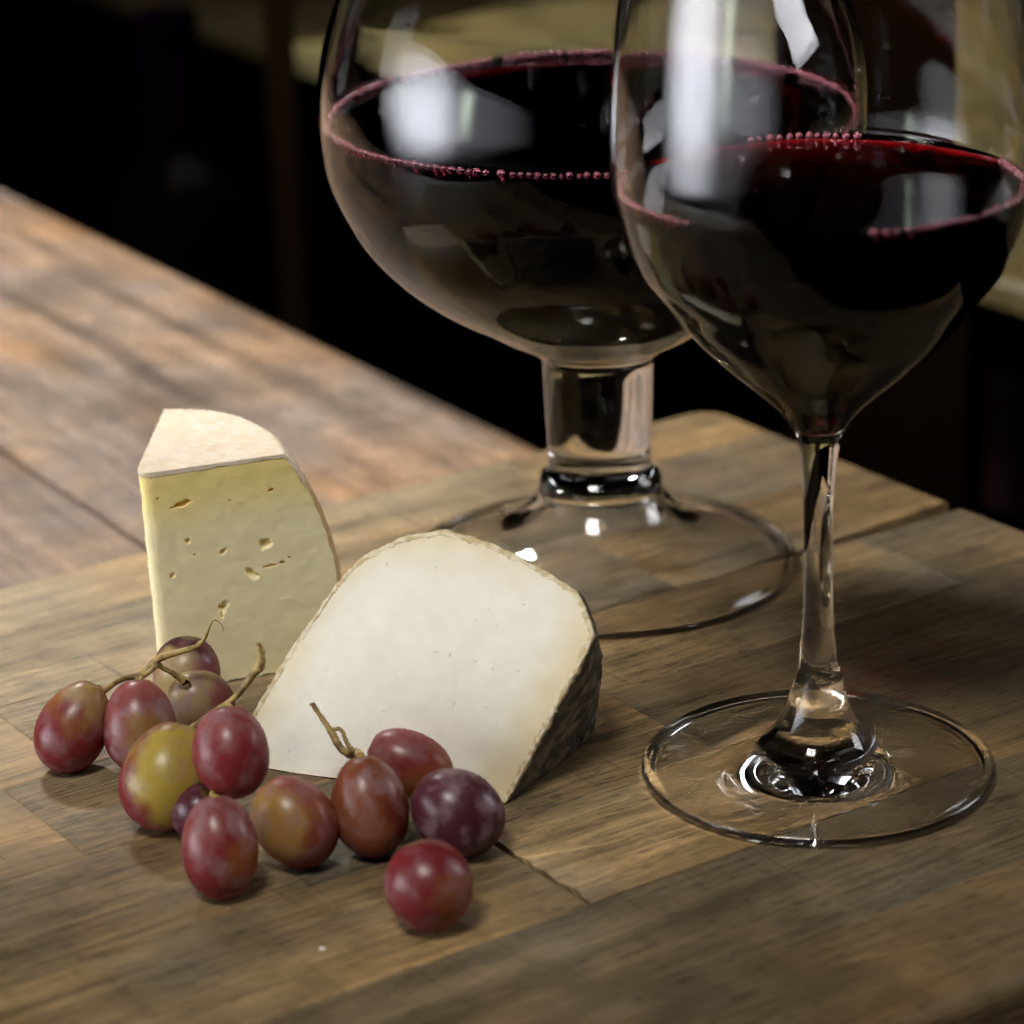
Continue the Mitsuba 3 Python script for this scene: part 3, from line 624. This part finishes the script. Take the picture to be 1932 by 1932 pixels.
stems('grape_bunch_001__stem', [
    ([(-0.1288, 0.5930, 0.0195), (-0.1262, 0.596, 0.0205), (-0.1220, 0.598, 0.0232), (-0.1176, 0.600, 0.0260), (-0.1143, 0.600, 0.0305), (-0.1124, 0.600, 0.0328), (-0.1120, 0.600, 0.0356), (-0.1124, 0.600, 0.0385)],
     np.array([1.4, 0.90, 0.75, 0.72, 0.85, 1.25, 0.75, 0.55]) * mm),
    ([(-0.1122, 0.600, 0.0345), (-0.1112, 0.600, 0.0358), (-0.1113, 0.600, 0.0372), (-0.1120, 0.600, 0.0378)], np.array([0.25, 0.15, 0.12, 0.08]) * mm),
    ([(-0.1200, 0.598, 0.0246), (-0.1175, 0.591, 0.0265), (-0.1172, 0.586, 0.0290)], np.array([0.7, 0.6, 0.8]) * mm),
    ([(-0.1195, 0.5730, 0.0148), (-0.1182, 0.5640, 0.0160), (-0.1160, 0.5585, 0.0208)], np.array([0.5, 0.55, 0.9]) * mm)])
stems('grape_bunch_002__stem', [
    ([(-0.1014, 0.601, 0.0235), (-0.0997, 0.600, 0.0212), (-0.0968, 0.598, 0.0175), (-0.0948, 0.596, 0.0150), (-0.0920, 0.594, 0.0140), (-0.0893, 0.594, 0.0142)], np.array([0.62, 0.55, 0.75, 0.85, 0.9, 0.7]) * mm),
    ([(-0.0969, 0.599, 0.0178), (-0.0948, 0.599, 0.0178), (-0.0938, 0.598, 0.0160), (-0.0922, 0.596, 0.0146)], np.array([0.6, 0.45, 0.5, 0.6]) * mm),
    ([(-0.0930, 0.594, 0.0143), (-0.0900, 0.588, 0.0180), (-0.0880, 0.5790, 0.0210)], np.array([0.7, 0.6, 0.9]) * mm)])

# crumbs
scene['crumb_skin'] = {'type': 'diffuse', 'reflectance': rgb((0.75, 0.70, 0.60))}
c0 = trimesh.creation.icosphere(1, 0.0006); c0.apply_scale([1.2, 0.8, 0.7]); c0.apply_translation([-0.0902, 0.5307, 0.0004])
scene['cheese_crumb'] = mikit.ply(c0, 'crumb_skin')
labels['cheese_crumb'] = {'label': 'tiny white cheese crumb on the board left of the loose grape', 'category': 'crumb'}

# ------------------------------------------------------------------ dim background
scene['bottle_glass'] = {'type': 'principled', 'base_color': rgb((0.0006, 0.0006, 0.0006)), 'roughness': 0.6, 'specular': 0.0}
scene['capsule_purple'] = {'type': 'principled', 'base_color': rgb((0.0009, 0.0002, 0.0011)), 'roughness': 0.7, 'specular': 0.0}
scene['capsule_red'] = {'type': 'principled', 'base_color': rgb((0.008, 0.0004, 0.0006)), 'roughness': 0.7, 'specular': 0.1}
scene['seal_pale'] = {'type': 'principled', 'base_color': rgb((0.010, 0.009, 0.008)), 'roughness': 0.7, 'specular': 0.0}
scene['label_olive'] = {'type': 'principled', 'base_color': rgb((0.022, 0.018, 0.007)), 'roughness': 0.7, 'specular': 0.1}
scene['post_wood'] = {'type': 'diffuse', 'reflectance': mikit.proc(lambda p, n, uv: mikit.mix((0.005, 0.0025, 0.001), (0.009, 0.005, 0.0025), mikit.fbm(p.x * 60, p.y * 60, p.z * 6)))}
def revolve(rz, c, seg=40):
    v, f, n = lathe(smooth_profile(rz, 60), c, seg)
    return v, f, n
def bottle(name, c, z, capsule, lab, cat_label, dirn):
    body = [(0.0, z), (0.036, z), (0.037, z + 0.004), (0.037, z + 0.17), (0.034, z + 0.195), (0.020, z + 0.222), (0.0155, z + 0.235)]
    v, f, n = revolve(body, c); put(f'{name}__body', ply_n(v, f, n, 'bottle_glass'))
    cap = [(0.0155, z + 0.232), (0.0152, z + 0.285), (0.0162, z + 0.287), (0.0162, z + 0.296), (0.013, z + 0.300), (0.0, z + 0.300)]
    v, f, n = revolve(cap, c); put(f'{name}__capsule', ply_n(v, f, n, capsule))
    d = np.array([dirn[0], dirn[1], 0.0]); d /= np.linalg.norm(d); s = np.cross(d, Z)
    seal = trimesh.creation.cylinder(0.010, 0.003, sections=24)
    M = np.eye(4); M[:3, 0], M[:3, 1] = s, Z; M[:3, 2] = np.cross(s, Z); M[:3, 3] = np.array([c[0], c[1], z + 0.218]) + d * 0.0225
    seal.apply_transform(M); put(f'{name}__seal', mikit.ply(seal, 'seal_pale', smooth=30))
    a0 = math.atan2(d[1], d[0]); an = np.linspace(a0 - 1.1, a0 + 1.1, 18)
    v = np.array([(c[0] + 0.0374 * math.cos(q), c[1] + 0.0374 * math.sin(q), zz) for zz in (z + 0.05, z + 0.14) for q in an])
    f = [t for i in range(17) for t in ((i, i + 1, 18 + i + 1), (i, 18 + i + 1, 18 + i))]
    put(f'{name}__label', mikit.ply(trimesh.Trimesh(v, f, process=False), {'type': 'twosided', 'bsdf': {'type': 'ref', 'id': lab}}))
    labels[name] = {'label': cat_label, 'category': 'wine bottle'}
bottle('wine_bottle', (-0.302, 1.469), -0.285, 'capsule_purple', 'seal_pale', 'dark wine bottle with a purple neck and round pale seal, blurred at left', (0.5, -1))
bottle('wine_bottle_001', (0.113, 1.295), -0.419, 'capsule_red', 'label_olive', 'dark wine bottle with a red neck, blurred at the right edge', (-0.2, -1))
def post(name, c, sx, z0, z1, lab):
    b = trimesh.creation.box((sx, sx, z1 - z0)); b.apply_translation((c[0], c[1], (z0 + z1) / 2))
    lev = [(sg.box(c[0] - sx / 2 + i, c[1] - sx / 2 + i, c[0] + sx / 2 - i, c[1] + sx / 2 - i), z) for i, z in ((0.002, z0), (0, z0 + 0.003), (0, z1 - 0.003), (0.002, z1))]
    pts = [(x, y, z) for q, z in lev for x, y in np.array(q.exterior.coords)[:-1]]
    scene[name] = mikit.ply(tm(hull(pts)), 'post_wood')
    labels[name] = {'label': lab, 'category': 'post'}
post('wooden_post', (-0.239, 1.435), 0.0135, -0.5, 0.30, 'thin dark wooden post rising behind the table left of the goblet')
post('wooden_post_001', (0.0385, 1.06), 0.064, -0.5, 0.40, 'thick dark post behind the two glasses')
